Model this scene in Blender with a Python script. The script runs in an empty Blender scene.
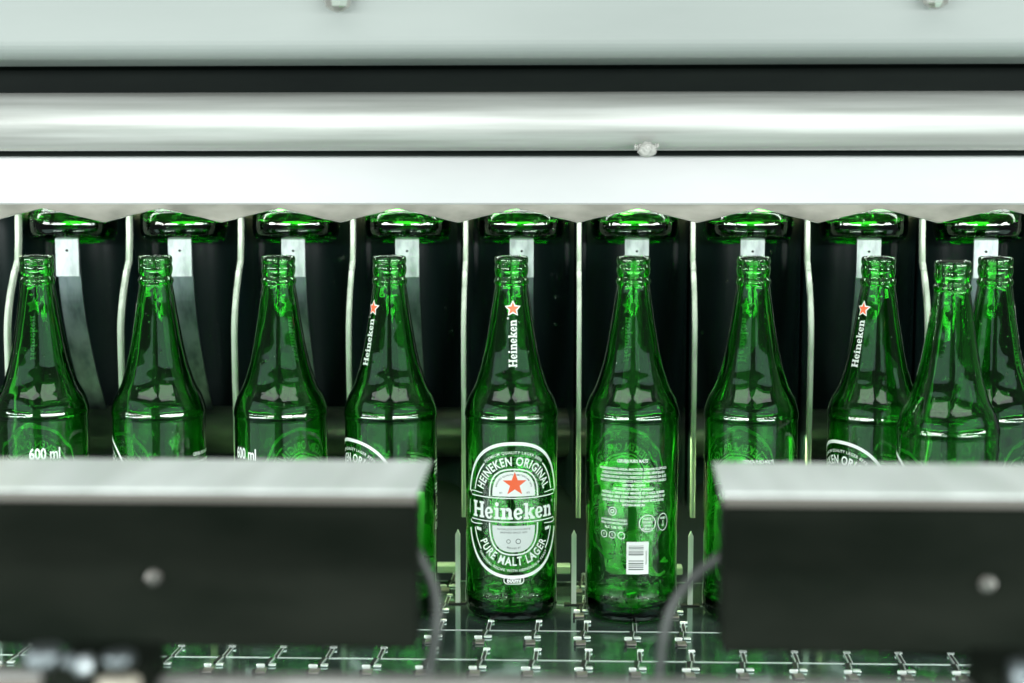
import bpy, bmesh, math, random
from mathutils import Vector, Matrix, noise
from mathutils.geometry import delaunay_2d_cdt
random.seed(4)
S = bpy.context.scene
COL = S.collection
R = math.radians

# ------------------------------------------------------------------ materials
def mat(name, color=(.5, .5, .5), rough=.5, metal=0.0, **kw):
    m = bpy.data.materials.new(name); m.use_nodes = True
    b = m.node_tree.nodes['Principled BSDF']
    b.inputs['Base Color'].default_value = (*color, 1)
    b.inputs['Roughness'].default_value = rough
    b.inputs['Metallic'].default_value = metal
    for k, v in kw.items():
        b.inputs[k.replace('_', ' ')].default_value = v
    return m
def nd(m, t): return m.node_tree.nodes.new(t)
def lk(m, a, b): m.node_tree.links.new(a, b)
def bsdf(m): return m.node_tree.nodes['Principled BSDF']
def add_noise(m, c0, c1, scale=(20, 20, 20), r0=None, r1=None, detail=6, bump=0, bdist=.0004, lo=.35, hi=.65):
    """object-space noise driving colour, roughness and bump"""
    tc = nd(m, 'ShaderNodeTexCoord'); mp = nd(m, 'ShaderNodeMapping'); n = nd(m, 'ShaderNodeTexNoise')
    mp.inputs['Scale'].default_value = scale
    n.inputs['Scale'].default_value = 1; n.inputs['Detail'].default_value = detail
    lk(m, tc.outputs['Object'], mp.inputs['Vector']); lk(m, mp.outputs[0], n.inputs['Vector'])
    cr = nd(m, 'ShaderNodeValToRGB')
    cr.color_ramp.elements[0].position = lo; cr.color_ramp.elements[1].position = hi
    cr.color_ramp.elements[0].color = (*c0, 1); cr.color_ramp.elements[1].color = (*c1, 1)
    lk(m, n.outputs['Fac'], cr.inputs[0]); lk(m, cr.outputs[0], bsdf(m).inputs['Base Color'])
    if r0 is not None:
        mr = nd(m, 'ShaderNodeMapRange')
        mr.inputs[1].default_value = .3; mr.inputs[2].default_value = .7
        mr.inputs[3].default_value = r0; mr.inputs[4].default_value = r1
        lk(m, n.outputs['Fac'], mr.inputs[0]); lk(m, mr.outputs[0], bsdf(m).inputs['Roughness'])
    if bump:
        bp = nd(m, 'ShaderNodeBump'); bp.inputs['Strength'].default_value = bump
        bp.inputs['Distance'].default_value = bdist
        lk(m, n.outputs['Fac'], bp.inputs['Height']); lk(m, bp.outputs[0], bsdf(m).inputs['Normal'])
    return m

def glass_mat():
    m = mat('green_glass', (1, 1, 1), .0)
    b = bsdf(m)
    b.inputs['Transmission Weight'].default_value = 1
    b.inputs['IOR'].default_value = 1.5
    tc = nd(m, 'ShaderNodeTexCoord'); n = nd(m, 'ShaderNodeTexNoise')
    mp = nd(m, 'ShaderNodeMapping'); mp.inputs['Scale'].default_value = (1, 1, .45)
    n.inputs['Scale'].default_value = 55; n.inputs['Detail'].default_value = 2
    bp = nd(m, 'ShaderNodeBump'); bp.inputs['Strength'].default_value = .22; bp.inputs['Distance'].default_value = .0012
    lk(m, tc.outputs['Object'], mp.inputs['Vector']); lk(m, mp.outputs[0], n.inputs['Vector'])
    lk(m, n.outputs['Fac'], bp.inputs['Height']); lk(m, bp.outputs[0], b.inputs['Normal'])
    v = nd(m, 'ShaderNodeVolumeAbsorption')
    v.inputs['Color'].default_value = (.18, .835, .17, 1); v.inputs['Density'].default_value = 610
    lk(m, v.outputs[0], m.node_tree.nodes['Material Output'].inputs['Volume'])
    return m
M = {}
M['glass'] = glass_mat()
M['white'] = mat('white_enamel', (.93, .94, .93), .4)
M['red'] = mat('orange_red_enamel', (.86, .13, .045), .4)
M['silver'] = mat('pale_grey_enamel', (.62, .66, .64), .35)
M['ink'] = mat('grey_ink', (.12, .14, .13), .5)
M['water'] = mat('water', (1, 1, 1), .0, Transmission_Weight=1.0, IOR=1.33)
M['panel'] = add_noise(mat('painted_panel', rough=.45), (.205, .225, .214), (.24, .26, .248), (3, 3, 14), .4, .55)
M['white_panel'] = add_noise(mat('white_panel', rough=.35), (.42, .43, .43), (.52, .515, .52), (3, 5, 7), .3, .42)
M['lip'] = add_noise(mat('stained_lip', rough=.5), (.17, .16, .138), (.32, .30, .262), (26, 26, 60), .35, .6)
M['edge'] = mat('cut_edge', (.8, .82, .78), .3, .7)
M['tube'] = add_noise(mat('brushed_tube', rough=.28, metal=.4), (.42, .42, .395), (.60, .60, .575), (4, 110, 110), .36, .52, bump=.15, bdist=.0003)
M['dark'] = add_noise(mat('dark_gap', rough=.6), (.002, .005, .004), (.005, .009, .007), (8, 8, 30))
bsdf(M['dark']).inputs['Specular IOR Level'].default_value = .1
M['shell'] = add_noise(mat('pocket_shell', rough=.3), (.002, .007, .0075), (.007, .020, .019), (9, 9, 5), .25, .5, bump=.1, bdist=.001)
bsdf(M['shell']).inputs['Specular IOR Level'].default_value = .3
M['strip'] = add_noise(mat('worn_strip', rough=.42), (.24, .30, .22), (.58, .63, .54), (160, 160, 20), .3, .6, bump=.2)
M['steel'] = add_noise(mat('satin_steel', rough=.35, metal=1), (.42, .46, .48), (.66, .70, .72), (160, 160, 12), .28, .45, bump=.12)
M['tongue'] = add_noise(mat('tongue_steel_shaded', rough=.4, metal=.85), (.07, .09, .095), (.17, .20, .21), (120, 120, 8), .32, .5)  # darkened so the blade fades as if into shade
M['tongue_top_lit'] = add_noise(mat('tongue_steel_lit', rough=.4, metal=.5), (.24, .27, .27), (.42, .46, .46), (160, 160, 60), .3, .5)  # same tongue where light falls on its top, painted as paler steel
M['chain'] = add_noise(mat('wet_chain_plate', rough=.12, metal=.9), (.17, .27, .235), (.34, .47, .42), (22, 22, 22), .05, .2, bump=.12, bdist=.0005)
M['chain_edge'] = mat('chain_edge', (.85, .9, .87), .22, .55)
M['knuckle'] = mat('worn_knuckle', (.20, .18, .165), .35, .5)
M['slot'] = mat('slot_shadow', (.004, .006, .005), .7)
M['bar_front'] = add_noise(mat('black_bar', rough=.45), (.004, .006, .004), (.010, .012, .009), (9, 9, 22), .45, .7)
bsdf(M['bar_front']).inputs['Specular IOR Level'].default_value = .02
M['bar_top'] = add_noise(mat('bar_top_steel', rough=.4, metal=.15), (.52, .55, .53), (.70, .73, .71), (40, 6, 6), .3, .5)
M['bar_lip'] = mat('bar_lip', (.085, .078, .065), .5)
M['chrome'] = mat('chrome', (.8, .83, .85), .14, 1)
M['finger'] = add_noise(mat('finger_steel', rough=.4), (.66, .72, .62), (.84, .87, .81), (160, 160, 20), .3, .5)
M['glowbar'] = add_noise(mat('glow_bar', rough=.35, metal=.3), (.004, .010, .007), (.045, .075, .045), (16, 40, 40), .3, .5, lo=.38, hi=.72)  # green-grey glow on the pocket walls, put into the colour
M['plastic'] = mat('milky_plastic', (.8, .82, .7), .4)
def translucent(m, k, col):
    t = nd(m, 'ShaderNodeBsdfTranslucent'); t.inputs[0].default_value = (*col, 1)
    x = nd(m, 'ShaderNodeMixShader'); x.inputs[0].default_value = k
    lk(m, bsdf(m).outputs[0], x.inputs[1]); lk(m, t.outputs[0], x.inputs[2]); lk(m, x.outputs[0], m.node_tree.nodes['Material Output'].inputs['Surface'])
translucent(M['plastic'], .6, (.85, .9, .7))
translucent(M['white'], .12, (.8, .85, .8))
M['thin_white'] = mat('thin_white_enamel', (.9, .92, .9), .4); translucent(M['thin_white'], .42, (.9, .92, .9))
M['dullchrome'] = mat('dull_chrome', (.16, .18, .19), .35, 1)
M['bead'] = mat('wet_bead', (.36, .355, .33), .12)
M['cap'] = mat('cap_glass', (.40, .39, .36), .08, .6)
M['boltm'] = mat('worn_bolt', (.12, .115, .105), .25, .8)
M['hose'] = add_noise(mat('grey_hose', rough=.5), (.028, .032, .03), (.055, .06, .056), (60, 60, 60))
M['railm'] = add_noise(mat('rail_steel', rough=.45, metal=.3), (.16, .155, .145), (.26, .255, .24), (30, 30, 30), .4, .55)
M['brown'] = mat('brown_bracket', (.13, .10, .075), .5, .3)
M['beige'] = mat('beige_bush', (.42, .38, .31), .5)
M['back'] = add_noise(mat('back_wall', rough=.5), (.01, .02, .02), (.03, .045, .04), (4, 4, 4))
M['backrail'] = add_noise(mat('back_rail', rough=.4), (.30, .36, .30), (.5, .56, .48), (30, 30, 90))

# ------------------------------------------------------------------ helpers
def link(name, me, m, parent=None, smooth=False):
    o = bpy.data.objects.new(name, me); COL.objects.link(o)
    for x in (m if isinstance(m, (list, tuple)) else [m]):
        me.materials.append(x)
    if parent: o.parent = parent
    if smooth:
        for p in me.polygons: p.use_smooth = True
    return o
def obj(name, bm, m, parent=None, smooth=False):
    me = bpy.data.meshes.new(name); bm.normal_update(); bm.to_mesh(me); bm.free()
    return link(name, me, m, parent, smooth)
def thing(name, label, cat, loc=(0, 0, 0), group=None):
    o = bpy.data.objects.new(name, None); COL.objects.link(o); o.location = loc
    o.empty_display_size = .02
    o['label'] = label; o['category'] = cat
    if group: o['group'] = group
    return o
def tag(o, label, cat, group=None):
    o['label'] = label; o['category'] = cat
    if group: o['group'] = group
    return o
def box(bm, x0, x1, y0, y1, z0, z1, mi=0, bev=0):
    r = bmesh.ops.create_cube(bm, size=1)
    vs = r['verts']
    for v in vs:
        v.co = Vector(((x0 + x1) / 2 + v.co.x * (x1 - x0), (y0 + y1) / 2 + v.co.y * (y1 - y0), (z0 + z1) / 2 + v.co.z * (z1 - z0)))
    fs = set(f for v in vs for f in v.link_faces)
    for f in fs: f.material_index = mi
    if bev:
        es = list(set(e for v in vs for e in v.link_edges))
        r2 = bmesh.ops.bevel(bm, geom=es, offset=bev, segments=2, affect='EDGES', profile=.5)
        for f in r2['faces']: f.material_index = mi
def prism_x(bm, pts, x0, x1, mi=0):
    """closed (y,z) outline extruded along x"""
    a = [bm.verts.new((x0, y, z)) for y, z in pts]; b = [bm.verts.new((x1, y, z)) for y, z in pts]
    n = len(pts)
    fs = [bm.faces.new(a), bm.faces.new(b[::-1])]
    for i in range(n): fs.append(bm.faces.new((a[i], b[i], b[(i + 1) % n], a[(i + 1) % n])))
    for f in fs: f.material_index = mi
def lathe(bm, prof, n=64, axis='z', c=(0, 0, 0), mi=0, cap=True):
    rings = []
    for r, h in prof:
        ring = []
        for i in range(n):
            a = 2 * math.pi * i / n
            p = {'z': (r * math.cos(a), r * math.sin(a), h), 'x': (h, r * math.cos(a), r * math.sin(a)),
                 'y': (r * math.cos(a), h, r * math.sin(a))}[axis]
            ring.append(bm.verts.new((p[0] + c[0], p[1] + c[1], p[2] + c[2])))
        rings.append(ring)
    for a, b in zip(rings, rings[1:]):
        for i in range(n):
            f = bm.faces.new((a[i], a[(i + 1) % n], b[(i + 1) % n], b[i])); f.material_index = mi
    if cap:
        f = bm.faces.new(rings[0][::-1]); f.material_index = mi
        f = bm.faces.new(rings[-1]); f.material_index = mi
    bmesh.ops.recalc_face_normals(bm, faces=bm.faces)
def tube(bm, pts, r, n=12):
    prev = None
    for i, p in enumerate(pts):
        p = Vector(p)
        d = (Vector(pts[min(i + 1, len(pts) - 1)]) - Vector(pts[max(i - 1, 0)])).normalized()
        s = d.cross(Vector((0, 1, 0.01))).normalized(); t = s.cross(d)
        ring = [bm.verts.new(p + r * (math.cos(2 * math.pi * k / n) * s + math.sin(2 * math.pi * k / n) * t)) for k in range(n)]
        if prev:
            for k in range(n): bm.faces.new((prev[k], prev[(k + 1) % n], ring[(k + 1) % n], ring[k]))
        else: bm.faces.new(ring[::-1])
        prev = ring
    bm.faces.new(prev)
    bmesh.ops.recalc_face_normals(bm, faces=bm.faces)
def catmull(pts, k=6):
    out = []
    for i in range(len(pts) - 1):
        p0 = Vector(pts[max(i - 1, 0)]); p1 = Vector(pts[i]); p2 = Vector(pts[i + 1]); p3 = Vector(pts[min(i + 2, len(pts) - 1)])
        for j in range(k):
            t = j / k
            out.append(.5 * ((2 * p1) + (-p0 + p2) * t + (2 * p0 - 5 * p1 + 4 * p2 - p3) * t * t + (-p0 + 3 * p1 - 3 * p2 + p3) * t ** 3))
    out.append(Vector(pts[-1])); return out
def copy_tree(o, parent=None):
    c = o.copy(); COL.objects.link(c)
    if parent: c.parent = parent
    for ch in o.children: copy_tree(ch, c)
    return c

# ------------------------------------------------------------------ bottle
OUT = [(27.5, -3.0), (31.5, -1.8), (34.0, 1.2), (35.0, 6), (35.25, 12), (35.2, 17), (34.75, 21), (34.7, 60), (34.7, 100), (34.7, 142), (34.75, 147), (35.15, 149.4), (35.3, 150.4), (35.17, 151.4), (35.04, 152.4), (34.9, 153.3),
       (34.3, 156), (33.1, 160), (31.4, 164.4), (28.8, 169), (26.4, 174.6), (24.8, 180), (22.9, 186), (21.3, 193), (19.6, 201), (17.4, 214.0),
       (15.6, 225), (14.2, 235), (13.0, 243), (12.3, 247.2)]
FIN = [(12.3, 247.8), (12.9, 248.6), (13.2, 250), (13.0, 251.6), (11.9, 252.8), (11.7, 254), (12.1, 255.2), (12.6, 257.5), (12.7, 260.5), (12.1, 262.6),
       (12.1, 263.4), (12.6, 264.4), (12.6, 266.6), (12.1, 268.3), (10.8, 269)]
OUTC = [(a.x, a.y) for a in catmull([(r / 1000, z / 1000) for r, z in OUT], 5)] + [(a.x, a.y) for a in catmull([(r / 1000, z / 1000) for r, z in FIN], 3)]
def r_out(z):
    for (r0, z0), (r1, z1) in zip(OUTC, OUTC[1:]):
        if z0 <= z <= z1 and z1 > z0: return r0 + (r1 - r0) * (z - z0) / (z1 - z0)
    return OUTC[0][0]
def bottle_mesh():
    bm = bmesh.new(); n = 112
    prof = [(0.0005, .0012), (.008, .0010), (.016, .0001), (.022, -.0016), (.0250, -.0027)] + OUTC
    for (r, z) in [(9.7, 268.4), (9.1, 266)]: prof.append((r / 1000, z / 1000))
    z = .262
    while z > .011:
        if z > .25: r = .0088
        else:
            w = .0028 if z < .15 else .0028 + .0006 * min(1, (z - .15) / .08)
            r = min(r_out(z), .0350) - w
            if z > .235: r = min(r, .0088 + (.25 - z) * .12)
        prof.append((r, z)); z -= .0028 if z > .02 else .0016
    prof += [(.0300, .0085), (.0275, .0058), (.0235, .0044), (.014, .0054), (.006, .0062), (.0005, .0064)]
    rings = []; nout = 5 + len(OUTC)
    for k, (r, z) in enumerate(prof):
        ring = []
        for i in range(n):
            a = 2 * math.pi * i / n; rr = r
            if k > nout + 1 and r > .01:   # uneven inner wall of blown glass
                q = .45 if z > .2 else 1
                rr += q * .0006 * noise.noise(Vector((math.cos(a) * 1.3, math.sin(a) * 1.3, z * (9 if z > .16 else 22))))
                rr += q * .00026 * noise.noise(Vector((math.cos(a) * 3.5, math.sin(a) * 3.5, z * (20 if z > .16 else 70) + 9)))
                if z < .045: rr += .0006 * noise.noise(Vector((math.cos(a) * 3, math.sin(a) * 3, z * 120 + 5)))
            ring.append(bm.verts.new((rr * math.cos(a), rr * math.sin(a), z)))
        rings.append(ring)
    for a, b in zip(rings, rings[1:]):
        for i in range(n): bm.faces.new((a[i], a[(i + 1) % n], b[(i + 1) % n], b[i]))
    bm.faces.new(rings[0]); bm.faces.new(rings[-1])
    # raised heel stippling
    bmesh.ops.recalc_face_normals(bm, faces=bm.faces)
    me = bpy.data.meshes.new('glass_body'); bm.to_mesh(me); bm.free()
    for p in me.polygons: p.use_smooth = True
    me.materials.append(M['glass'])
    return me
def stipple_mesh():
    bm = bmesh.new()
    for i in range(64):
        if i % 16 in (14, 15): continue
        a = 2 * math.pi * i / 64; r = .0322
        c = Vector((r * math.cos(a), r * math.sin(a), -.0009))
        bmesh.ops.create_icosphere(bm, subdivisions=1, radius=.0007, matrix=Matrix.Translation(c))
    me = bpy.data.meshes.new('heel_stippling'); bm.to_mesh(me); bm.free()
    for p in me.polygons: p.use_smooth = True
    me.materials.append(M['glass']); return me

# ---- decals: flat artwork in mm -> wrapped on the bottle
class Art:
    def __init__(s): s.items = []           # (verts2d, faces, mat, layer)
    def add(s, v, f, mi=0, layer=0): s.items.append((v, f, mi, layer))
    def polys(s, plist, mi=0, layer=0):     # union of overlapping convex polygons
        vs, fs = [], []
        for p in plist:
            a = sum(p[i][0] * p[(i + 1) % len(p)][1] - p[(i + 1) % len(p)][0] * p[i][1] for i in range(len(p)))
            if a < 0: p = p[::-1]
            fs.append(list(range(len(vs), len(vs) + len(p)))); vs += [Vector(q) for q in p]
        r = delaunay_2d_cdt(vs, [], fs, 0, 1e-5)
        tri = [f for f, o in zip(r[2], r[5]) if o]
        s.add([tuple(v) for v in r[0]], tri, mi, layer)
    def ring(s, fo, fi, a0, a1, n, mi=0, layer=0):
        v, f = [], []
        for i in range(n + 1):
            a = a0 + (a1 - a0) * i / n; v += [fo(a), fi(a)]
        for i in range(n): f.append((2 * i, 2 * i + 1, 2 * i + 3, 2 * i + 2))
        s.add(v, f, mi, layer)
    def build(s, name, mats, mode='ring', step=1.6, flip=False):
        bm = bmesh.new(); lay = bm.verts.layers.float.new('layer')
        for v, f, mi, ly in s.items:
            bv = [bm.verts.new((p[0], 0, p[1])) for p in v]
            for q in bv: q[lay] = ly
            for q in f:
                try: bm.faces.new([bv[i] for i in q]).material_index = mi
                except ValueError: pass
        xs = [v.co.x for v in bm.verts]; x = min(xs) + step
        while x < max(xs):
            bmesh.ops.bisect_plane(bm, geom=bm.verts[:] + bm.edges[:] + bm.faces[:], plane_co=(x, 0, 0), plane_no=(1, 0, 0), dist=1e-5); x += step
        if mode == 'neck':
            zs = [v.co.z for v in bm.verts]; z = min(zs) + 4
            while z < max(zs):
                bmesh.ops.bisect_plane(bm, geom=bm.verts[:] + bm.edges[:] + bm.faces[:], plane_co=(0, 0, z), plane_no=(0, 0, 1), dist=1e-5); z += 4
        for v in bm.verts:
            z = v.co.z / 1000; r0 = r_out(z); a = v.co.x / 1000 / r0
            r = r0 + .00010 + .00006 * v[lay]
            v.co = Vector((r * math.sin(a), -r * math.cos(a), z))
        me = bpy.data.meshes.new(name)
        bm.normal_update()
        rev = [f for f in bm.faces if f.normal.dot(Vector((f.calc_center_median().x, f.calc_center_median().y, 0))) < 0]
        bmesh.ops.reverse_faces(bm, faces=rev)
        bm.to_mesh(me); bm.free()
        for m in mats: me.materials.append(m)
        return me
def text_geo(txt, size, bold=0.0, sx=1.0, spacing=1.0):
    cu = bpy.data.curves.new('t', 'FONT'); cu.body = txt; cu.size = 1; cu.offset = bold; cu.resolution_u = 3
    cu.align_x = 'CENTER'; cu.space_character = spacing; cu.fill_mode = 'FRONT'
    o = bpy.data.objects.new('t', cu); COL.objects.link(o)
    bpy.context.view_layer.update()
    me = o.evaluated_get(bpy.context.evaluated_depsgraph_get()).to_mesh()
    cap = .73
    v = [(p.co.x * size / cap * sx, p.co.y * size / cap) for p in me.vertices]
    f = [tuple(p.vertices) for p in me.polygons]
    o.evaluated_get(bpy.context.evaluated_depsgraph_get()).to_mesh_clear()
    bpy.data.objects.remove(o); bpy.data.curves.remove(cu)
    return v, f                                   # size = cap height
def fit(v, w):
    x0 = min(p[0] for p in v); x1 = max(p[0] for p in v); k = w / (x1 - x0); c = (x0 + x1) / 2
    return [((p[0] - c) * k, p[1]) for p in v]
def T(art, txt, x, y, size, w=None, bold=.01, mi=0, layer=0, sx=.8):
    v, f = text_geo(txt, size, bold, sx)
    if w: v = fit(v, w)
    art.add([(p[0] + x, p[1] + y) for p in v], f, mi, layer)
def sup(a, b, n=2.2):
    def g(t):
        c, s = math.cos(t), math.sin(t)
        return (math.copysign(abs(c) ** (2 / n), c) * a, math.copysign(abs(s) ** (2 / n), s) * b)
    return g
def on_path(v, pathf, t0, t1):
    """bend flat text along a curve from parameter t0 to t1 (text is stretched to fill it)"""
    N = 240; P = [Vector(pathf(t0 + (t1 - t0) * i / N)) for i in range(N + 1)]
    L = [0]
    for a, b in zip(P, P[1:]): L.append(L[-1] + (b - a).length)
    x0 = min(p[0] for p in v); x1 = max(p[0] for p in v); out = []
    for x, y in v:
        u = (x - x0) / (x1 - x0) * L[-1]
        i = 0
        lo, hi = 0, N
        while hi - lo > 1:
            m = (lo + hi) // 2
            if L[m] <= u: lo = m
            else: hi = m
        k = (u - L[lo]) / max(1e-9, L[hi] - L[lo]); p = P[lo].lerp(P[hi], k)
        i0, i1 = max(0, lo - 4), min(N, hi + 4)
        d = (P[i1] - P[i0]).normalized(); nrm = Vector((-d.y, d.x))
        q = p + nrm * y; out.append((q.x, q.y))
    return out
def star_pts(cx, cy, ro, ri, rot=90):
    return [(cx + (ro if i % 2 == 0 else ri) * math.cos(R(rot + 36 * i)), cy + (ro if i % 2 == 0 else ri) * math.sin(R(rot + 36 * i))) for i in range(10)]
def star(art, cx, cy, ro, ri, mi, layer, rot=90):
    p = star_pts(cx, cy, ro, ri, rot) + [(cx, cy)]
    art.add(p, [(10, i, (i + 1) % 10) for i in range(10)], mi, layer)
# slab-serif word, drawn from strokes; x-height 1, cap 1.42
def rc(x0, y0, x1, y1): return [(x0, y0), (x1, y0), (x1, y1), (x0, y1)]
def arcs(cx, cy, rx, ry, wx, wy, a0, a1, n, rot=0):
    out = []
    def P(a, k):
        x = cx + (rx - k * wx) * math.cos(a); y = cy + (ry - k * wy) * math.sin(a)
        dx, dy = x - cx, y - cy; c, s = math.cos(rot), math.sin(rot)
        return (cx + dx * c - dy * s, cy + dx * s + dy * c)
    for i in range(n):
        a, b = R(a0 + (a1 - a0) * i / n), R(a0 + (a1 - a0) * (i + 1) / n)
        out.append([P(a, 0), P(b, 0), P(b, 1), P(a, 1)])
    return out
def glyph(c):
    if c == 'H': return [rc(.13, 0, .53, 1.42), rc(1.12, 0, 1.52, 1.42), rc(0, 0, .68, .2), rc(0, 1.22, .68, 1.42), rc(.97, 0, 1.66, .2), rc(.97, 1.22, 1.66, 1.42), rc(.5, .6, 1.15, .83)], 1.74
    if c == 'e':
        g = arcs(.53, .5, .52, .53, .33, .19, 0, 322, 22, R(10))
        g.append([(.15, .36), (.97, .50), (.95, .65), (.13, .51)]); return g, 1.12
    if c == 'i': return [rc(.16, 0, .54, 1.0), rc(0, 0, .70, .19), rc(0, .81, .3, 1.0)] + [[(.35 + .22 * math.cos(R(a)), 1.30 + .19 * math.sin(R(a))) for a in range(0, 360, 30)]], .78
    if c == 'n': return [rc(.15, 0, .52, 1.0), rc(0, 0, .65, .19), rc(0, .81, .3, 1.0), rc(.86, 0, 1.23, .66), rc(.73, 0, 1.36, .19)] + arcs(.84, .6, .39, .43, .37, .24, 0, 150, 12), 1.42
    if c == 'k': return [rc(.15, 0, .52, 1.42), rc(0, 0, .65, .19), rc(0, 1.23, .3, 1.42), [(.48, .50), (.60, .34), (1.08, .86), (.86, .94)], rc(.74, .82, 1.26, 1.0), [(.52, .52), (.80, .66), (1.24, .12), (.86, .10)], rc(.76, 0, 1.36, .19)], 1.38
def wordmark():
    polys, x = [], 0
    for c in 'Heineken':
        g, adv = glyph(c)
        polys.append([[(p[0] + x, p[1]) for p in q] for q in g]); x += adv
    return polys, x - .06
def add_word(art, xf, mi=0, layer=0):
    ps, w = wordmark()
    for g in ps: art.polys([[xf(p, w) for p in q] for q in g], mi, layer)
def circ(art, cx, cy, ro, ri, mi=0, layer=0, sx=1.0, n=32):
    art.ring(lambda a: (cx + sx * ro * math.cos(a), cy + ro * math.sin(a)), lambda a: (cx + sx * ri * math.cos(a), cy + ri * math.sin(a)), 0, 2 * math.pi, n, mi, layer)

CZ = 83.0
def drops_mesh(seed, n, zr, r=(.00035, .0010)):
    rnd = random.Random(seed); bm = bmesh.new()
    for k in range(n):
        z = rnd.uniform(*zr) if rnd.random() < .45 else rnd.uniform(.135, .20); a = rnd.uniform(0, 2 * math.pi)
        r0 = r_out(z); s = r[0] + (r[1] - r[0]) * rnd.random() ** 3
        mm = Matrix.Rotation(a, 4, 'Z') @ Matrix.Translation((r0 - s * .1, 0, z)) @ Matrix.Diagonal((.55, 1, rnd.uniform(1, 1.7), 1))
        bmesh.ops.create_icosphere(bm, subdivisions=2, radius=s, matrix=mm)
    me = bpy.data.meshes.new('water_drops'); bm.to_mesh(me); bm.free()
    for p in me.polygons: p.use_smooth = True
    me.materials.append(M['water']); return me
def front_label():
    A = Art(); Z = lambda g: (lambda t: (g(t)[0], g(t)[1] + CZ))
    up0, up1 = R(13), R(167)
    # outer band, thick at crown and foot
    for s0, s1 in ((R(11), R(169)), (R(196), R(344))):
        A.ring(Z(sup(40.9, 51.2, 2.3)), Z(sup(39.1, 48.7, 2.3)), s0, s1, 72)
    for s0, s1 in ((R(16), R(50)), (R(130), R(164)), (R(197), R(222)), (R(318), R(343))):
        A.ring(Z(sup(34.4, 43.6, 2.3)), Z(sup(33.3, 42.4, 2.3)), s0, s1, 22)
    v, f = text_geo('PREMIUM QUALITY LAGER BEER', 2.2, .012, .9, 1.18); A.add(on_path(v, Z(sup(33.8, 42.3, 2.3)), R(127), R(53)), f)
    v, f = text_geo('HEINEKEN ORIGINAL', 6.7, .028, .7, 1.14); A.add(on_path(v, Z(sup(25.6, 33.7, 2.3)), R(157), R(23)), f)
    v, f = text_geo('PURE MALT LAGER', 6.7, .024, .7, 1.16); A.add(on_path(v, Z(sup(31.4, 41.2, 2.3)), R(213), R(327)), f)
    v, f = text_geo('ORIGINAL RECIPE WITH HEINEKEN A-YEAST', 2.1, .012, .9, 1.15); A.add(on_path(v, Z(sup(36.0, 46.0, 2.3)), R(222), R(318)), f)
    # inner arch panel
    def halfdome(a, top, y0, sgn, mi, ly):
        v, f = [], []; n = 36
        for i in range(n + 1):
            t = math.pi * i / n; x, y = sup(a, top, 2.6)(t); v += [(x, CZ + sgn * (y0 + y)), (x, CZ + sgn * y0)]
        for i in range(n): f.append((2 * i, 2 * i + 1, 2 * i + 3, 2 * i + 2))
        A.add(v, f, mi, ly)
    halfdome(16.3, 18.6, 10.6, 1, 0, 0); halfdome(16.3, 19.8, 11.4, -1, 2, 0)
    for sgn, y0, h in ((1, 10.2, 21.2), (-1, 9.6, 24.0)):
        g = lambda k: (lambda t: (sup(19.1 - k, 0, 2.6)(t)[0], CZ + sgn * (y0 + sup(1, h - k, 2.6)(t)[1])))
        A.ring(g(0), g(1.1), 0, math.pi, 44)
    v, f = text_geo('BREWED QUALITY  AMSTERDAM 1873', 1.3, .01, .9)
    A.add(on_path(v, lambda t: (sup(13.4, 0, 2.6)(t)[0], CZ + 10.6 + sup(1, 15.7, 2.6)(t)[1]), R(160), R(20)), f, 3, 1)
    T(A, 'EST.', -9.5, CZ + 12.6, 1.4, mi=3, layer=1); T(A, '1873', 10.5, CZ + 12.6, 1.4, mi=3, layer=1)
    star(A, .6, CZ + 19.8, 10.6, 4.9, 0, .8); star(A, .6, CZ + 19.8, 9.3, 3.75, 1, 1.8)
    T(A, "WORLD'S FAVOURITE", 0, CZ - 14.6, 1.35, 25, mi=3, layer=1); T(A, 'BREWED SINCE 1873', 0, CZ - 17.0, 1.35, 20, mi=3, layer=1)
    for k, (xx, w) in enumerate([(-4, 3.2), (3.2, 4)]): circ(A, xx, CZ - 23, w * .5, w * .36, 3, 1)
    v, f = text_geo('BREWED BY', 1.3, .01, .9); A.add(on_path(v, lambda t: (sup(13.0, 0, 2.4)(t)[0], CZ - 11.4 + sup(1, 17.4, 2.4)(t)[1]), R(250), R(290)), f, 3, 1)
    # ribbon
    A.add([(-36.5, CZ + 9.7), (36.5, CZ + 9.7), (36.5, CZ + 8.9), (-36.5, CZ + 8.9)], [(0, 1, 2, 3)])
    A.add([(-36.5, CZ - 8.2), (36.5, CZ - 8.2), (36.5, CZ - 9.0), (-36.5, CZ - 9.0)], [(0, 1, 2, 3)])
    for sx in (-1, 1):
        for sz, b in ((1, 9.7), (-1, 9.0)):
            q = [(36.5, b), (38.8, b + 1.6), (37.2, b + 3.0), (33, b + 3.3), (25, b + 2.6), (25, b + 1.9), (33, b + 2.5), (36.8, b + 2.2), (37.6, b + 1.5), (36.5, b - .8)]
            n = len(q); pl = []
            for i in range(n // 2 - 0):
                j = n - 1 - i
                if i + 1 < j - 0 and i + 1 <= n // 2 - 1: pl.append([q[i], q[i + 1], q[j - 1], q[j]])
            A.add([(sx * p[0], CZ + sz * p[1]) for q4 in pl for p in q4], [(4 * i, 4 * i + 1, 4 * i + 2, 4 * i + 3) for i in range(len(pl))])
        A.add([(sx * 39.4, CZ + 5), (sx * 40.0, CZ + 5), (sx * 40.0, CZ - 5), (sx * 39.4, CZ - 5)], [(0, 1, 2, 3)])
        A.add([(sx * 26.0, CZ - 14.5), (sx * 31, CZ - 14.0), (sx * 30.7, CZ - 16.4), (sx * 26, CZ - 16.8)], [(0, 1, 2, 3)])
    # word on the ribbon
    k = 67.5
    add_word(A, lambda p, w: ((p[0] / w - .5) * k - .6, CZ - 6.6 + p[1] * 8.6))
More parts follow.
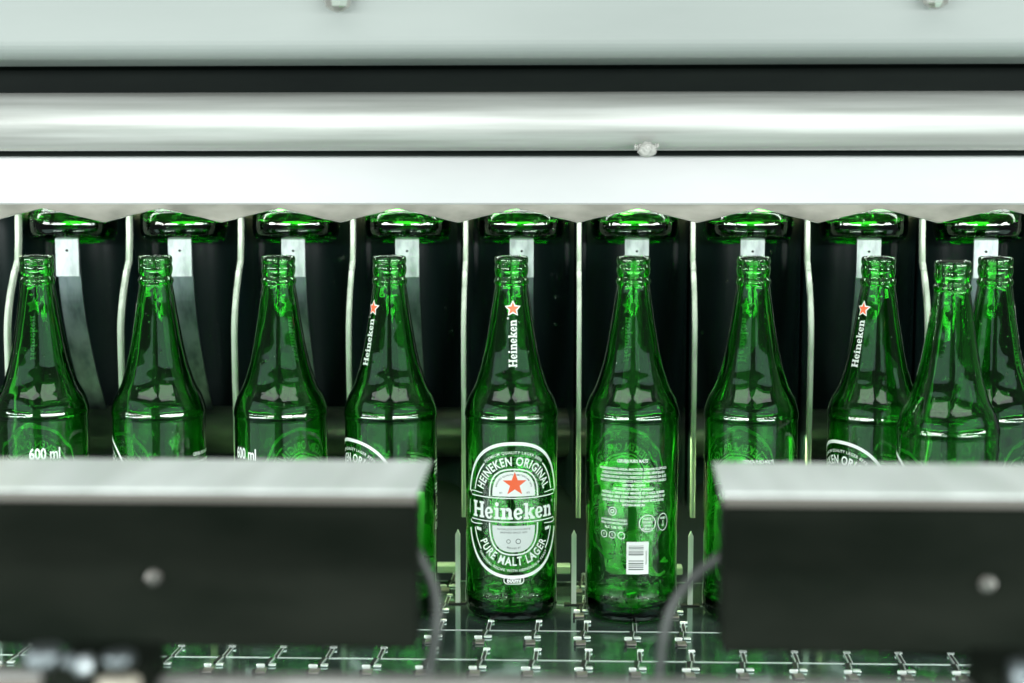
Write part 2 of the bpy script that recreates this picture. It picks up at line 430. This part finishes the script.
    circ(A, 34.2, CZ + 4.4, .9, .5)
    # volume badge
    def cap(h, l):
        return lambda t: (math.copysign(l, math.cos(t)) + h * math.cos(t), CZ - 52.3 + h * math.sin(t))
    A.ring(cap(3.1, 4.6), cap(2.5, 4.6), 0.001, 2 * math.pi + .001, 48)
    T(A, '600ml', 0, CZ - 54.1, 3.6, 10.4, .03, sx=.75)
    return A.build('front_label', [M['white'], M['red'], M['silver'], M['ink']])
def neck_label():
    A = Art()
    add_word(A, lambda p, w: (3.1 - p[1] * 4.45, 188 + p[0] / w * 34.5))
    star(A, .3, 230.6, 6.4, 3.4, 0, 0); star(A, .3, 230.6, 5.0, 2.05, 1, 1)
    circ(A, -3.4, 223.6, .8, .4)
    return A.build('neck_label', [M['thin_white'], M['red']], 'neck')
def back_label(variant):
    A = Art()
    if variant == 0:
        T(A, 'CERVEJA PURO MALTE', 0, 119.4, 2.5, 23, .03)
        z = 113.6
    else:
        T(A, '600 ml', 0, 119.0, 8.6, 22.5, .025)
        z = 109.6
    rows = [('INGREDIENTES: ÁGUA, MALTE DE CEVADA E LÚPULO.', 54), ('ALÉRGICOS: CONTÉM CEVADA. CONTÉM GLÚTEN. SERVIR GELADA', 50), ('CONSERVAR EM LOCAL FRESCO E AO ABRIGO DA LUZ', 53),
            ('EVITE O CONSUMO EXCESSIVO DE ÁLCOOL. VALIDADE NO GARGALO', 53), ('CERVEJA CLARA', 17), ('PRODUTO DO BRASIL  ENVASADO', 30),
            ('PROIBIDA A VENDA PARA MENORES DE 18 ANOS. SE BEBER', 50), ('NÃO DIRIJA. BEBA COM MODERAÇÃO. ATENDIMENTO AO', 51), ('CONSUMIDOR: RECICLE ESTA GARRAFA RETORNÁVEL', 49), ('INDÚSTRIA BRASILEIRA', 17)]
    for k, (t, w) in enumerate(rows):
        T(A, t, 1, z - 2.95 * k, 1.75, w, .035)
    circ(A, -15, 82.5, 3.3, 2.7); circ(A, -15, 82.5, 1.6, .9)
    T(A, 'SE BEBER NÃO DIRIJA', -14, 75.5, 1.5, 21, .03); T(A, 'BEBA COM MODERAÇÃO', -14, 73.0, 1.5, 21, .03); T(A, 'ALC. 5,0% VOL', -14, 69.6, 2, 15, .03)
    for x in (-22, -15, -8): circ(A, x, 64.8, 2.8, 2.2); T(A, 'R', x, 64, 2, mi=0) if x != -8 else None
    circ(A, 11.5, 74, 6.6, 6.0); circ(A, 24.6, 74, 6.6, 6.0, sx=.72)
    for k, t in enumerate(('NÃO', 'DESCARTE', 'EM VIA', 'PÚBLICA')): T(A, t, 11.5, 76.6 - 2.5 * k, 1.7, 8 if k in (1, 3) else 6, .03)
    for k, t in enumerate(('VIDRO', 'E', 'LEI')): T(A, t, 24.6, 76.2 - 2.6 * k, 1.6, None, .03)
    A.add([(-4, 36), (12.5, 36), (12.5, 60.4), (-4, 60.4)], [(0, 1, 2, 3)], 0, 0)
    random.seed(9); zz = 39.2
    while zz < 57.5:
        h = random.choice((.35, .35, .6, .9)); 
        if not 46.5 < zz < 49: A.add([(-2.4, zz), (8.6, zz), (8.6, zz + h), (-2.4, zz + h)], [(0, 1, 2, 3)], 3, 1.5)
        zz += h + random.choice((.4, .5, .8))
    v, f = text_geo('7896045506590', 1.3, .0, .9)
    A.add([(10.0 - p[1] * -1 - 0, 48.5 + p[0]) if False else (11.3 - p[1], 48.3 + p[0]) for p in v], f, 3, 1.5)
    return A.build('back_label', [M['white'], M['red'], M['silver'], M['ink']])

ME_BODY = bottle_mesh(); ME_ST = stipple_mesh(); ME_F = front_label(); ME_N = neck_label(); ME_B = [back_label(0), back_label(1)]
ME_D = [drops_mesh(k, 110, (.02, .24)) for k in range(3)]; ME_DU = drops_mesh(9, 90, (.004, .04), (.0006, .0014))
def mlink(name, me, parent, rz=0):
    o = bpy.data.objects.new(name, me); COL.objects.link(o); o.parent = parent; o.rotation_euler = (0, 0, rz); return o
def bottle(x, y, phi, variant, label, group, labels=True):
    t = thing('beer_bottle', label, 'bottle', (x, y, .0001), group)
    va = math.degrees(math.atan2(-x, y))
    t.rotation_euler = (0, 0, R(phi + va))
    mlink('glass_body', ME_BODY, t); mlink('heel_stippling', ME_ST, t)
    d = mlink('water_drops', ME_D[int(phi) % 3], t); d['kind'] = 'stuff'
    if labels:
        mlink('front_label', ME_F, t); mlink('neck_label', ME_N, t); mlink('back_label', ME_B[variant], t, R(180 - 12))
    return t
G1 = 'green glass bottles standing in a row on the conveyor'
ROW = [(-.3955, 1.100, 194, 1, 'green bottle at the far left end of the row, reading 600 ml in white'),
       (-.3052, 1.100, -105, 0, 'green bottle second from the left, oval label just wrapping its left edge'),
       (-.2120, 1.100, 141, 1, 'green bottle third from the left with 600 ml printed at its left edge'),
       (-.1283, 1.100, -57, 0, 'green bottle whose lower side shows past the end of the left dark guard bar'),
       (-.0369, 1.100, 3, 0, 'green bottle with its full white oval label and orange star facing the front'),
       (.0541, 1.100, 193, 0, 'green bottle turned back to front, showing white small print and a barcode'),
       (.1431, 1.100, 202, 0, 'green bottle just behind the left end of the right dark guard bar'),
       (.2353, 1.100, -44, 0, 'green bottle with red star on the left of its neck, left of the overlapping pair'),
       (.2729, 1.035, -95, 0, 'green bottle standing forward of the row, overlapping the one behind it'),
       (.3211, 1.100, 100, 0, 'rightmost green bottle, partly hidden behind the forward one')]
for x, y, p, v, l in ROW: bottle(x, y, p, v, l, G1)

# ------------------------------------------------------------------ pockets: centres
PC = [(-.0328 + .0903 * k) for k in range(-5, 6)]
DX = [-.0758 + .0902 * k for k in range(-5, 6)]
ORD = ['first', 'second', 'third', 'fourth', 'fifth', 'sixth', 'seventh', 'eighth', 'ninth', 'tenth', 'eleventh']
def arr(lst, x0=-.47, x1=.40): return [(i, x) for i, x in enumerate([x for x in lst if x0 < x < x1])]
for i, x in arr(PC, -.46, .40):
    t = thing('beer_bottle', ORD[i] + ' from the left of the bottle bases peeping out under the scalloped edge', 'bottle', (-.0322 + .0915 * (i - 4), 1.193, .2800), 'bottles hanging in the machine pockets')
    t.rotation_euler = (R(-6), 0, R(random.uniform(0, 360)))
    t.rotation_euler = (Matrix.Rotation(R(-6), 4, 'X') @ Matrix.Rotation(R(random.uniform(0, 360)), 4, 'Z')).to_euler()
    mlink('glass_body', ME_BODY, t); mlink('heel_stippling', ME_ST, t); d = mlink('water_drops', ME_DU, t); d['kind'] = 'stuff'
# tongue
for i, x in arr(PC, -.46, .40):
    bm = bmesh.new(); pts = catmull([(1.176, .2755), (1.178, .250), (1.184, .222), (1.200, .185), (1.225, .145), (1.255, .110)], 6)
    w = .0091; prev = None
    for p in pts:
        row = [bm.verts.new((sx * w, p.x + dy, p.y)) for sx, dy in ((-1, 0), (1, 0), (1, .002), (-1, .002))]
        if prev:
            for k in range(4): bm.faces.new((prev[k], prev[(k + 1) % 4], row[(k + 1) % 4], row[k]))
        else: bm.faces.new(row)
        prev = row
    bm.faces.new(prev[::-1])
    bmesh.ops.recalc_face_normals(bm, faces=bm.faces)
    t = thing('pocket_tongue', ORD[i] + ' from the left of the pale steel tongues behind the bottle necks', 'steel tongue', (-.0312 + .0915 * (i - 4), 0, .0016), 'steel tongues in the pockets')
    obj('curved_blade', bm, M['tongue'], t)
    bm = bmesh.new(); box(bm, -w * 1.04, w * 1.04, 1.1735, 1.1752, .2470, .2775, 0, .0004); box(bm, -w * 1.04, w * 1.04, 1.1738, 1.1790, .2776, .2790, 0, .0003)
    obj('lit_top_plate', bm, M['tongue_top_lit'], t)  # added plate, paler than the blade to imitate the tongue's lit top
    bm = bmesh.new(); lathe(bm, [(.0010, 1.1728), (.0010, 1.1740)], 12, 'y', (0, 0, .268)); obj('rivet', bm, M['slot'], t)
# dividers
for i, x in arr(DX, -.56, .42):
    t = thing('pocket_divider', ORD[i] + ' from the left of the tall pale-edged plates between the pockets', 'divider', (x, 0, 0), 'divider plates between the pockets')
    fb = 1.0 if x < .1 else .88        # the right-hand guides are bent less
    bw = lambda y: 1.172 - (1.172 - y) * fb
    pu = [(1.172, .302), (1.171, .280), (1.168, .262), (1.1625, .2552)]
    pl = catmull([(1.1615, .2548), (1.149, .235), (1.141, .212), (1.140, .180), (1.141, .120), (1.141, .061)], 5)
    for nm, pp in (('upper_edge_strip', pu), ('lower_edge_strip', [(p.x, p.y) for p in pl])):
        bm = bmesh.new(); prev = None; w = .0018
        for y, z in pp:
            y = bw(y)
            row = [bm.verts.new(c) for c in ((-w, y + .0008, z), (-w * .6, y, z), (w * .6, y, z), (w, y + .0008, z), (w, y + .007, z), (-w, y + .007, z))]
            if prev:
                for k in range(6): bm.faces.new((prev[k], prev[(k + 1) % 6], row[(k + 1) % 6], row[k]))
            else: bm.faces.new(row)
            prev = row
        bm.faces.new(prev[::-1]); bmesh.ops.recalc_face_normals(bm, faces=bm.faces)
        obj(nm, bm, M['strip'], t)
    bm = bmesh.new()
    prof = [(1.179, .300), (1.178, .262), (bw(1.168) + .001, .2545), (bw(1.156) + .001, .235), (bw(1.148) + .001, .212), (bw(1.1475) + .001, .180), (bw(1.1485) + .001, .061), (1.30, .061), (1.30, .300)]
    vs = [[bm.verts.new((s * .001, y, z)) for y, z in prof] for s in (-1, 1)]
    bm.faces.new(vs[0]); bm.faces.new(vs[1][::-1])
    for k in range(len(prof)): bm.faces.new((vs[0][k], vs[1][k], vs[1][(k + 1) % len(prof)], vs[0][(k + 1) % len(prof)]))
    bmesh.ops.recalc_face_normals(bm, faces=bm.faces)
    obj('side_plate', bm, M['shell'], t)
# lower pointed fingers
for i, x in arr([d - .0035 for d in DX], -.56, .42):
    bm = bmesh.new(); w = .0019; y0, y1 = 1.119, 1.122
    o2 = [(-w, -.0026), (w, -.0026), (w, .0520), (0, .0560), (-w, .0520)]
    a = [bm.verts.new((px, y0, z)) for px, z in o2]; b = [bm.verts.new((px, y1, z)) for px, z in o2]
    bm.faces.new(a); bm.faces.new(b[::-1])
    for k in range(5): bm.faces.new((a[k], b[k], b[(k + 1) % 5], a[(k + 1) % 5]))
    bmesh.ops.recalc_face_normals(bm, faces=bm.faces)
    t = thing('guide_finger', ORD[i] + ' from the left of the short pointed pale fingers standing on the conveyor', 'guide finger', (x, 0, 0), 'pointed guide fingers between the bottles')
    obj('blade', bm, M['finger'], t)
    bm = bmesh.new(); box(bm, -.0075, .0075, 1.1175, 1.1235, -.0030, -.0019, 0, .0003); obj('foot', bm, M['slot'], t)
# pocket shells (dark, curved)
for i, x in arr(PC, -.52, .45):
    bm = bmesh.new(); hw = .0434; prev = None
    outline = [(-hw, 1.182), (-hw * .97, 1.215), (-hw * .8, 1.250), (-hw * .45, 1.272), (0, 1.280), (hw * .45, 1.272), (hw * .8, 1.250), (hw * .97, 1.215), (hw, 1.182)]
    oc = catmull(outline, 4)
    for z in [.062 + (.312 - .062) * k / 18 for k in range(19)]:
        dy = .012 * math.sin(z * 16)
        row = [bm.verts.new((p.x, p.y + (dy if abs(p.x) < hw * .9 else 0), z)) for p in oc]
        if prev:
            for k in range(len(row) - 1): bm.faces.new((prev[k], prev[k + 1], row[k + 1], row[k]))
        prev = row
    t = obj('pocket_shell', bm, M['shell'], None, True); t.location = (x, 0, 0)
    tag(t, ORD[i] + ' from the left of the dark curved pockets behind the bottles', 'pocket', 'dark pockets of the machine')
    bm = bmesh.new()
    for k in range(16):
        sx = random.choice((-1, 1)); zz = random.uniform(.12, .27); rr = random.uniform(.0005, .0012)
        c = Vector((random.uniform(-.030, .030), 0, zz)); u = abs(c.x) / hw
        c.y = (1.280 - .008 * (u / .45) ** 2 if u < .45 else 1.272 - .022 * (u - .45) / .35) + .012 * math.sin(zz * 16) - .0005
        bmesh.ops.create_icosphere(bm, subdivisions=2, radius=rr, matrix=Matrix.Translation(c) @ Matrix.Diagonal((1, .5, 1.2, 1)))
    o = obj('water_drops', bm, M['water'], t, True); o['kind'] = 'stuff'

# ------------------------------------------------------------------ upper housing
X0, X1 = -.62, .60
bm = bmesh.new()
prism_x(bm, [(1.106, .3449), (1.1065, .3456), (1.112, .3456), (1.112, .3080), (1.108, .3072), (1.106, .3084)], X0, X1)
t = obj('white_fascia', bm, M['white_panel']); tag(t, 'long white glossy fascia strip above the scalloped edge', 'panel')
# scalloped lip
bm = bmesh.new(); N = 480; zt = .3086; rows = []
def lipz(x):
    u = ((x - PC[0]) / .0903) % 1.0; d = min(u, 1 - u) * 2
    return .3042 - .0107 * d ** 1.08 + .00035 * noise.noise(Vector((x * 90, 0, 0)))
for k in range(N + 1):
    x = X0 + (X1 - X0) * k / N; zb = lipz(x); s = (zt - zb) / .014
    rows.append([bm.verts.new(c) for c in ((x, 1.1078, zt), (x, 1.1078 + .009 * s, zb), (x, 1.1095 + .009 * s, zb - .0003), (x, 1.1112, zt))])
for a, b in zip(rows, rows[1:]):
    for k in range(4):
        f = bm.faces.new((a[k], b[k], b[(k + 1) % 4], a[(k + 1) % 4])); f.material_index = 1 if k == 1 else 0
bmesh.ops.recalc_face_normals(bm, faces=bm.faces)
t = obj('scalloped_lip', bm, [M['lip'], M['edge']]); tag(t, 'beige stained scalloped metal lip hanging over the bottle pockets', 'lip')
# tube
bm = bmesh.new(); lathe(bm, [(.0205, X0), (.0205, X1)], 72, 'x', (0, 1.050, .3663))
t = obj('steel_tube', bm, M['tube'], None, True); tag(t, 'long horizontal brushed steel tube running above the white fascia', 'tube')
# small fitting under the tube with hanging water
t = thing('foam_bead', 'small pale crinkled bead stuck under the steel tube', 'bead', (.0590, 1.030, .3462))
bm = bmesh.new()
for k in range(11):
    a = k / 10; bmesh.ops.create_icosphere(bm, subdivisions=2, radius=random.uniform(.0009, .0015), matrix=Matrix.Translation(((a - .5) * .0155, random.uniform(-.002, 0), random.uniform(.0012, .0026))) @ Matrix.Diagonal((.7, 1, random.uniform(1.2, 2.0), 1)))
obj('bead_crown', bm, M['bead'], t, True)
bm = bmesh.new()
bmesh.ops.create_icosphere(bm, subdivisions=4, radius=.0064, matrix=Matrix.Translation((.0002, 0, -.0005)) @ Matrix.Diagonal((1, .6, .85, 1)))
for v in bm.verts: v.co += v.normal * .0011 * noise.noise(v.co * 420)
obj('hanging_drop', bm, M['bead'], t, True)
# dark recess
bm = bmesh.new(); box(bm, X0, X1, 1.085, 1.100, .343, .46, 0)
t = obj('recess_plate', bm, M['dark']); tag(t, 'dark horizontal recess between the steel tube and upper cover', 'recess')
# top cover: sheet with rolled lower edge
bm = bmesh.new(); y0 = .985
pts = [(y0 - .004, .52), (y0 - .004, .4200)]
for k in range(9):
    a = R(180 + 90 * k / 8 * 1.0); pts.append((y0 + .010 + .014 * math.cos(a), .4185 + .0135 * math.sin(a)))
pts += [(y0 + .06, .405), (y0 + .06, .52)]
prism_x(bm, pts, X0, X1)
t = obj('top_cover', bm, M['panel'], None, False); tag(t, 'pale grey-green sheet cover across the very top with rolled lower edge', 'cover')
for nm, x, z, lab in (('cover_drop', -.1460, .4425, 'clear water drop hanging on the top cover, left of centre'), ('cover_drop', .2403, .4430, 'clear water drop hanging on the top cover, far right')):
    bm = bmesh.new(); prof = [(.0001, -.0095), (.004, -.0085), (.0078, -.0060), (.0092, -.001), (.0094, .006), (.0075, .009)]
    lathe(bm, prof, 10, 'z', (0, 0, 0))
    t = obj('cap_nut', bm, M['cap']); t.location = (x, y0 - .0125, z)
    tag(t, lab.replace('water drop hanging on', 'glassy faceted drop on the underside of'), 'drop', 'glassy drops on the top cover')
    t.name = 'hanging_drop'

# ------------------------------------------------------------------ back of the machine
bm = bmesh.new(); box(bm, -.75, .75, 1.33, 1.34, -.12, .6); t = obj('back_wall', bm, M['back']); t['kind'] = 'structure'
bm = bmesh.new(); lathe(bm, [(.021, X0), (.021, X1)], 64, 'x', (0, 1.245, .112))
t = obj('added_glow_bar', bm, M['glowbar'], None, True); tag(t, 'added dull grey-green round bar imitating a soft glow behind the bottle bodies', 'tube')  # added round bar standing in for the soft light on the shells
for i, (x, y, p, v, l) in enumerate(ROW):
    if i == 8: continue
    h = (.06, .07, .05, .075, .062, .098, .07, .06, 0, .06)[i]
    t = thing('added_shoe', ORD[i if i < 8 else 8] + ' from the left of the added pale shoes that brighten the lower bottles', 'shoe', (x, 1.172, 0), 'added pale shoes behind the bottle bases')
    bm = bmesh.new(); box(bm, -.022, .0455, .0, .012, .0075, .0140, 0, .001); obj('foot', bm, M['backrail'], t)
    bm = bmesh.new()
    for k, xx in enumerate((-.021, -.008, .006, .018)):
        box(bm, xx - .0048, xx + .0048, .001 + .001 * (k % 2), .006, .0127, h - .008 * (k % 3), 0, .0012)
    obj('ribs', bm, M['plastic'], t)  # ribs added behind the bottles to make their lower glass look brighter

# ------------------------------------------------------------------ conveyor
conv = thing('conveyor_chain', 'wet polished steel slat conveyor with hinged plates under the bottles', 'conveyor', (0, 0, 0))
pitch = .0681; seam0 = 1.0518; ZP = -.0031
for k in range(-1, 8):
    yb = seam0 - pitch * (k - 1); ya = yb - pitch
    bm = bmesh.new()
    box(bm, X0, X1, ya + .0006, yb - .0006, ZP - .008, ZP, 0, .0004)
    box(bm, X0, X1, yb - .0012, yb - .0004, ZP + .0001, ZP + .0004, 1)
    def slab(p, z0, z1, mi):
        a = [bm.verts.new((q[0], q[1], z0)) for q in p]; b = [bm.verts.new((q[0], q[1], z1)) for q in p]
        fs = [bm.faces.new(a[::-1]), bm.faces.new(b)] + [bm.faces.new((a[i], a[(i + 1) % len(p)], b[(i + 1) % len(p)], b[i])) for i in range(len(p))]
        for f in fs: f.material_index = mi
    n = -18
    while True:
        x = .0178 + .0358 * n; n += 1
        if x > X1 - .02: break
        if x < X0 + .02: continue
        j = lambda k=.0004: random.uniform(-k, k)
        # slanting hinge slot crossing the seam, its bright lips, and the knuckle cluster half a pitch in front of it
        slab([(x + .0008, yb + .017), (x + .0032, yb + .017), (x + .0024, yb - .0012), (x + .0000, yb - .0012)], ZP + .0002, ZP + .0006, 2)
        slab([(x - .0024, yb - .0006), (x + .0002, yb - .0006), (x - .0010, yb - .0145), (x - .0034, yb - .0145)], ZP + .0002, ZP + .0006, 2)
        slab([(x + .0030, yb + .0185), (x + .0036, yb + .0185), (x + .0030, yb + .0005), (x + .0024, yb + .0005)], ZP + .0002, ZP + .0010, 1)
        slab([(x + .0004, yb + .0185), (x + .0010, yb + .0185), (x + .0004, yb + .0005), (x - .0002, yb + .0005)], ZP + .0002, ZP + .0010, 1)
        slab([(x + .0006, yb - .0015), (x + .0012, yb - .0015), (x, yb - .0130), (x - .0006, yb - .0130)], ZP + .0002, ZP + .0010, 1)
        box(bm, x + .0002 + j(), x + .0052 + j(), yb + .0185, yb + .0212, ZP + .0004, ZP + .0022, 1, .0006)
        box(bm, x - .0005 + j(), x + .0048 + j(), yb - .0200, yb - .0160, ZP + .0003, ZP + .0016, 1, .0006)
        box(bm, x - .0066 + j(), x + .0006 + j(), yb - .0350, yb - .0255, ZP + .0002, ZP + .0016, 3, .0006)
        box(bm, x - .0078, x - .0062, yb - .0380, yb - .0325, ZP + .0006, ZP + .0030, 2, .0003)
        box(bm, x - .0075 + j(), x - .0020 + j(), yb - .0240, yb - .0218, ZP + .0006, ZP + .0030, 1, .0006)
    obj('chain_plate', bm, [M['chain'], M['chain_edge'], M['slot'], M['knuckle']], conv)
bm = bmesh.new(); box(bm, -.75, .75, .3, 1.33, -.13, -.12); t = obj('floor', bm, M['back']); t['kind'] = 'structure'

# ------------------------------------------------------------------ foreground guard bars
def guard(x0, x1, xt0, xt1, label):
    t = thing('guard_bar', label, 'guard bar', (0, 0, 0), 'blurred guard bars in front of the bottles')
    bm = bmesh.new()
    # top flange: slightly oversailing, its free end cut at a slant
    v = [(x0, .629), (x1, .629), (xt1, .704), (xt0, .704)]
    a = [bm.verts.new((p[0], p[1], .1874)) for p in v]; b = [bm.verts.new((p[0], p[1], .1862)) for p in v]
    bm.faces.new(a); bm.faces.new(b[::-1])
    for k in range(4): bm.faces.new((a[k], b[k], b[(k + 1) % 4], a[(k + 1) % 4]))
    bmesh.ops.bevel(bm, geom=bm.edges[:], offset=.00012, segments=1, affect='EDGES')
    obj('top_flange', bm, M['bar_top'], t)
    bm = bmesh.new(); box(bm, x0 + .0005, x1 - .0005, .6275, .6320, .1822, .1860, 0, .0006); obj('rolled_lip', bm, M['bar_lip'], t)
    bm = bmesh.new(); box(bm, x0 + .001, x1 - .001, .6285, .648, .1168, .1821, 0, .0015); obj('front_panel', bm, M['bar_front'], t)
    return t
def bolt(parent, x, z, y=.6285):
    bm = bmesh.new(); lathe(bm, [(.0036, -.0010), (.0036, 0)], 24, 'y', (x, y, z)); lathe(bm, [(.0022, -.0040), (.0032, -.0034), (.0032, -.0010)], 6, 'y', (x, y, z))
    obj('bolt', bm, M['boltm'], parent)
g = guard(-.36, -.0618, -.36, -.0627, 'dark blurred guard bar with white top on the left')
bolt(g, -.1782, .1487)
g = guard(.0698, .36, .0738, .36, 'dark blurred guard bar with white top on the right')
bolt(g, .1842, .149)
# hoses
def hose(pts, r, label):
    bm = bmesh.new(); tube(bm, [tuple(p) for p in catmull(pts, 8)], r, 14)
    t = obj('grey_hose', bm, M['hose'], None, True); tag(t, label, 'hose', 'grey hoses beside the guard bars')
hose([(-.0690, .66, .158), (-.0640, .66, .150), (-.0585, .66, .138), (-.0565, .66, .124), (-.0580, .66, .108), (-.0625, .66, .085)], .0028, 'grey hose bowing out past the end of the left guard bar')
hose([(.0830, .66, .160), (.0730, .66, .152), (.0600, .66, .141), (.0510, .66, .127), (.0470, .66, .108), (.0450, .66, .080)], .0025, 'grey hose curving down leftwards from the right guard bar')
# front rail
def rail(name, x0, x1, z, label):
    t = thing(name, label, 'rail')
    bm = bmesh.new(); box(bm, x0, x1, .545, .556, z - .0042, z, 0, .0018); obj('top_plate', bm, M['railm'], t)
    bm = bmesh.new(); box(bm, x0 + .001, x1 - .001, .547, .563, z - .016, z - .0044, 0, .001); obj('lower_bar', bm, M['brown'], t)
rail('front_rail', -.1550, .1590, .1308, 'long blurred steel rail along the bottom edge of view')
rail('rail_stub', -.30, -.1990, .1325, 'short blurred steel rail end at the bottom left corner')
t = thing('rail_clamp', 'blurred clamp with chrome knobs at the bottom left', 'clamp', (-.170, .53, .1400))
bm = bmesh.new(); box(bm, -.0215, .0155, .0, .03, -.04, .0015, 0, .002); obj('clamp_body', bm, M['bar_front'], t)
bm = bmesh.new(); lathe(bm, [(.0062, -.0035), (.0076, -.002), (.0076, .002), (.0066, .0036)], 24, 'z', (-.0207, -.006, .0062)); obj('chrome_cap', bm, M['dullchrome'], t, True)
bm = bmesh.new(); bmesh.ops.create_uvsphere(bm, u_segments=24, v_segments=16, radius=.0031, matrix=Matrix.Translation((-.0102, -.008, .0052))); obj('ball_knob', bm, M['dullchrome'], t, True)
bm = bmesh.new(); lathe(bm, [(.0032, -.004), (.0038, 0), (.0034, .003)], 20, 'y', (-.0058, -.004, .0026)); obj('dark_knob', bm, M['steel'], t, True)
bm = bmesh.new(); lathe(bm, [(.0045, -.0022), (.0062, -.001), (.0062, .0014), (.0056, .0024)], 24, 'z', (.0074, -.006, .0055)); obj('chrome_cap', bm, M['dullchrome'], t, True)
bm = bmesh.new(); lathe(bm, [(.0078, -.02), (.0078, -.0025), (.006, -.0012)], 24, 'z', (.0070, -.006, .0)); obj('bushing', bm, M['beige'], t, True)
t = thing('rail_clamp', 'blurred dark clamp with pale knob at the bottom right corner', 'clamp', (.160, .53, .1400))
bm = bmesh.new(); box(bm, -.0035, .020, .0, .03, -.04, .0030, 0, .003); obj('clamp_body', bm, M['bar_front'], t)
bm = bmesh.new(); lathe(bm, [(.0050, -.008), (.0062, -.004), (.0060, .003), (.004, .0042)], 24, 'z', (.0085, -.005, .0042)); obj('chrome_cap', bm, M['dullchrome'], t, True)

# ------------------------------------------------------------------ light
def area(name, loc, target, sx, sy, power, color=(1, 1, 1)):
    l = bpy.data.lights.new(name, 'AREA'); l.shape = 'RECTANGLE'; l.size = sx; l.size_y = sy; l.energy = power; l.color = color
    o = bpy.data.objects.new(name, l); COL.objects.link(o); o.location = loc
    o.rotation_euler = (Vector(target) - Vector(loc)).to_track_quat('-Z', 'Y').to_euler(); return o
area('ceiling_lamp_left', (-.80, .0, 1.9), (0, 1.1, .2), 1.55, 1.2, 19, (.95, 1, .98))
area('ceiling_lamp_right', (.80, .0, 1.9), (0, 1.1, .2), 1.55, 1.2, 19, (.95, 1, .98))
for sx, nm in ((-1, 'left'), (1, 'right')):
    c0 = (sx * 1.52, -.60)
    area('tube_lamp_' + nm, (*c0, .425), (0, 1.1, .425), 2.85, .12, 50, (.97, 1, 1))
    area('low_window_' + nm, (*c0, -.70), (0, 1.1, -.70), 2.85, 1.25, 14, (.66, 1, .90))
    area('high_window_' + nm, (*c0, 1.00), (0, 1.1, 1.00), 2.85, .50, 5.5, (.60, 1, .88))
    area('added_low_light_' + nm, (sx * .8, -.3, -.36), (sx * .8, 1.15, .28), 1.3, .08, 9, (.95, 1, .98))  # unseen light, added for glints on bottle heels and bases
area('added_rear_light', (0, 1.246, .3035), (0, 1.10, .20), 1.15, .008, .5, (.85, 1, .5))  # unseen light, added to brighten neck print and glass rims from behind
area('pocket_lamp', (0, 1.150, .3065), (0, 1.15, .1), 1.15, .012, .7, (.95, 1, .97))
area('added_glow_light', (0, 1.156, .125), (0, 1.160, .0), 1.1, .008, 2.0, (.72, 1, .46))  # unseen light, added and tinted for a green glow behind the lower bottles

w = bpy.data.worlds.new('World'); S.world = w; w.use_nodes = True
bg = w.node_tree.nodes['Background']; bg.inputs[0].default_value = (.82, .95, .92, 1); bg.inputs[1].default_value = .14

# ------------------------------------------------------------------ camera
cd = bpy.data.cameras.new('Camera'); cam = bpy.data.objects.new('Camera', cd); COL.objects.link(cam)
cam.location = (0, 0, .318); cam.rotation_euler = (R(90 - 5.87), 0, R(1.9))
cd.sensor_width = 36; cd.lens = 36 * 1473 / 1024; cd.clip_start = .02; cd.clip_end = 50
cd.dof.use_dof = True; cd.dof.focus_distance = 1.09; cd.dof.aperture_fstop = 4.3
S.camera = cam
S.view_settings.view_transform = 'Standard'; S.view_settings.look = 'None'; S.view_settings.exposure = 0
S.render.engine = 'CYCLES'
c = S.cycles
c.max_bounces = 24; c.transmission_bounces = 20; c.glossy_bounces = 8; c.diffuse_bounces = 4; c.transparent_max_bounces = 8
c.caustics_reflective = True; c.caustics_refractive = True; c.blur_glossy = .4; c.sample_clamp_indirect = 6
c.use_denoising = True
try: c.denoiser = 'OPENIMAGEDENOISE'; c.denoising_input_passes = 'RGB_ALBEDO_NORMAL'
except Exception: pass
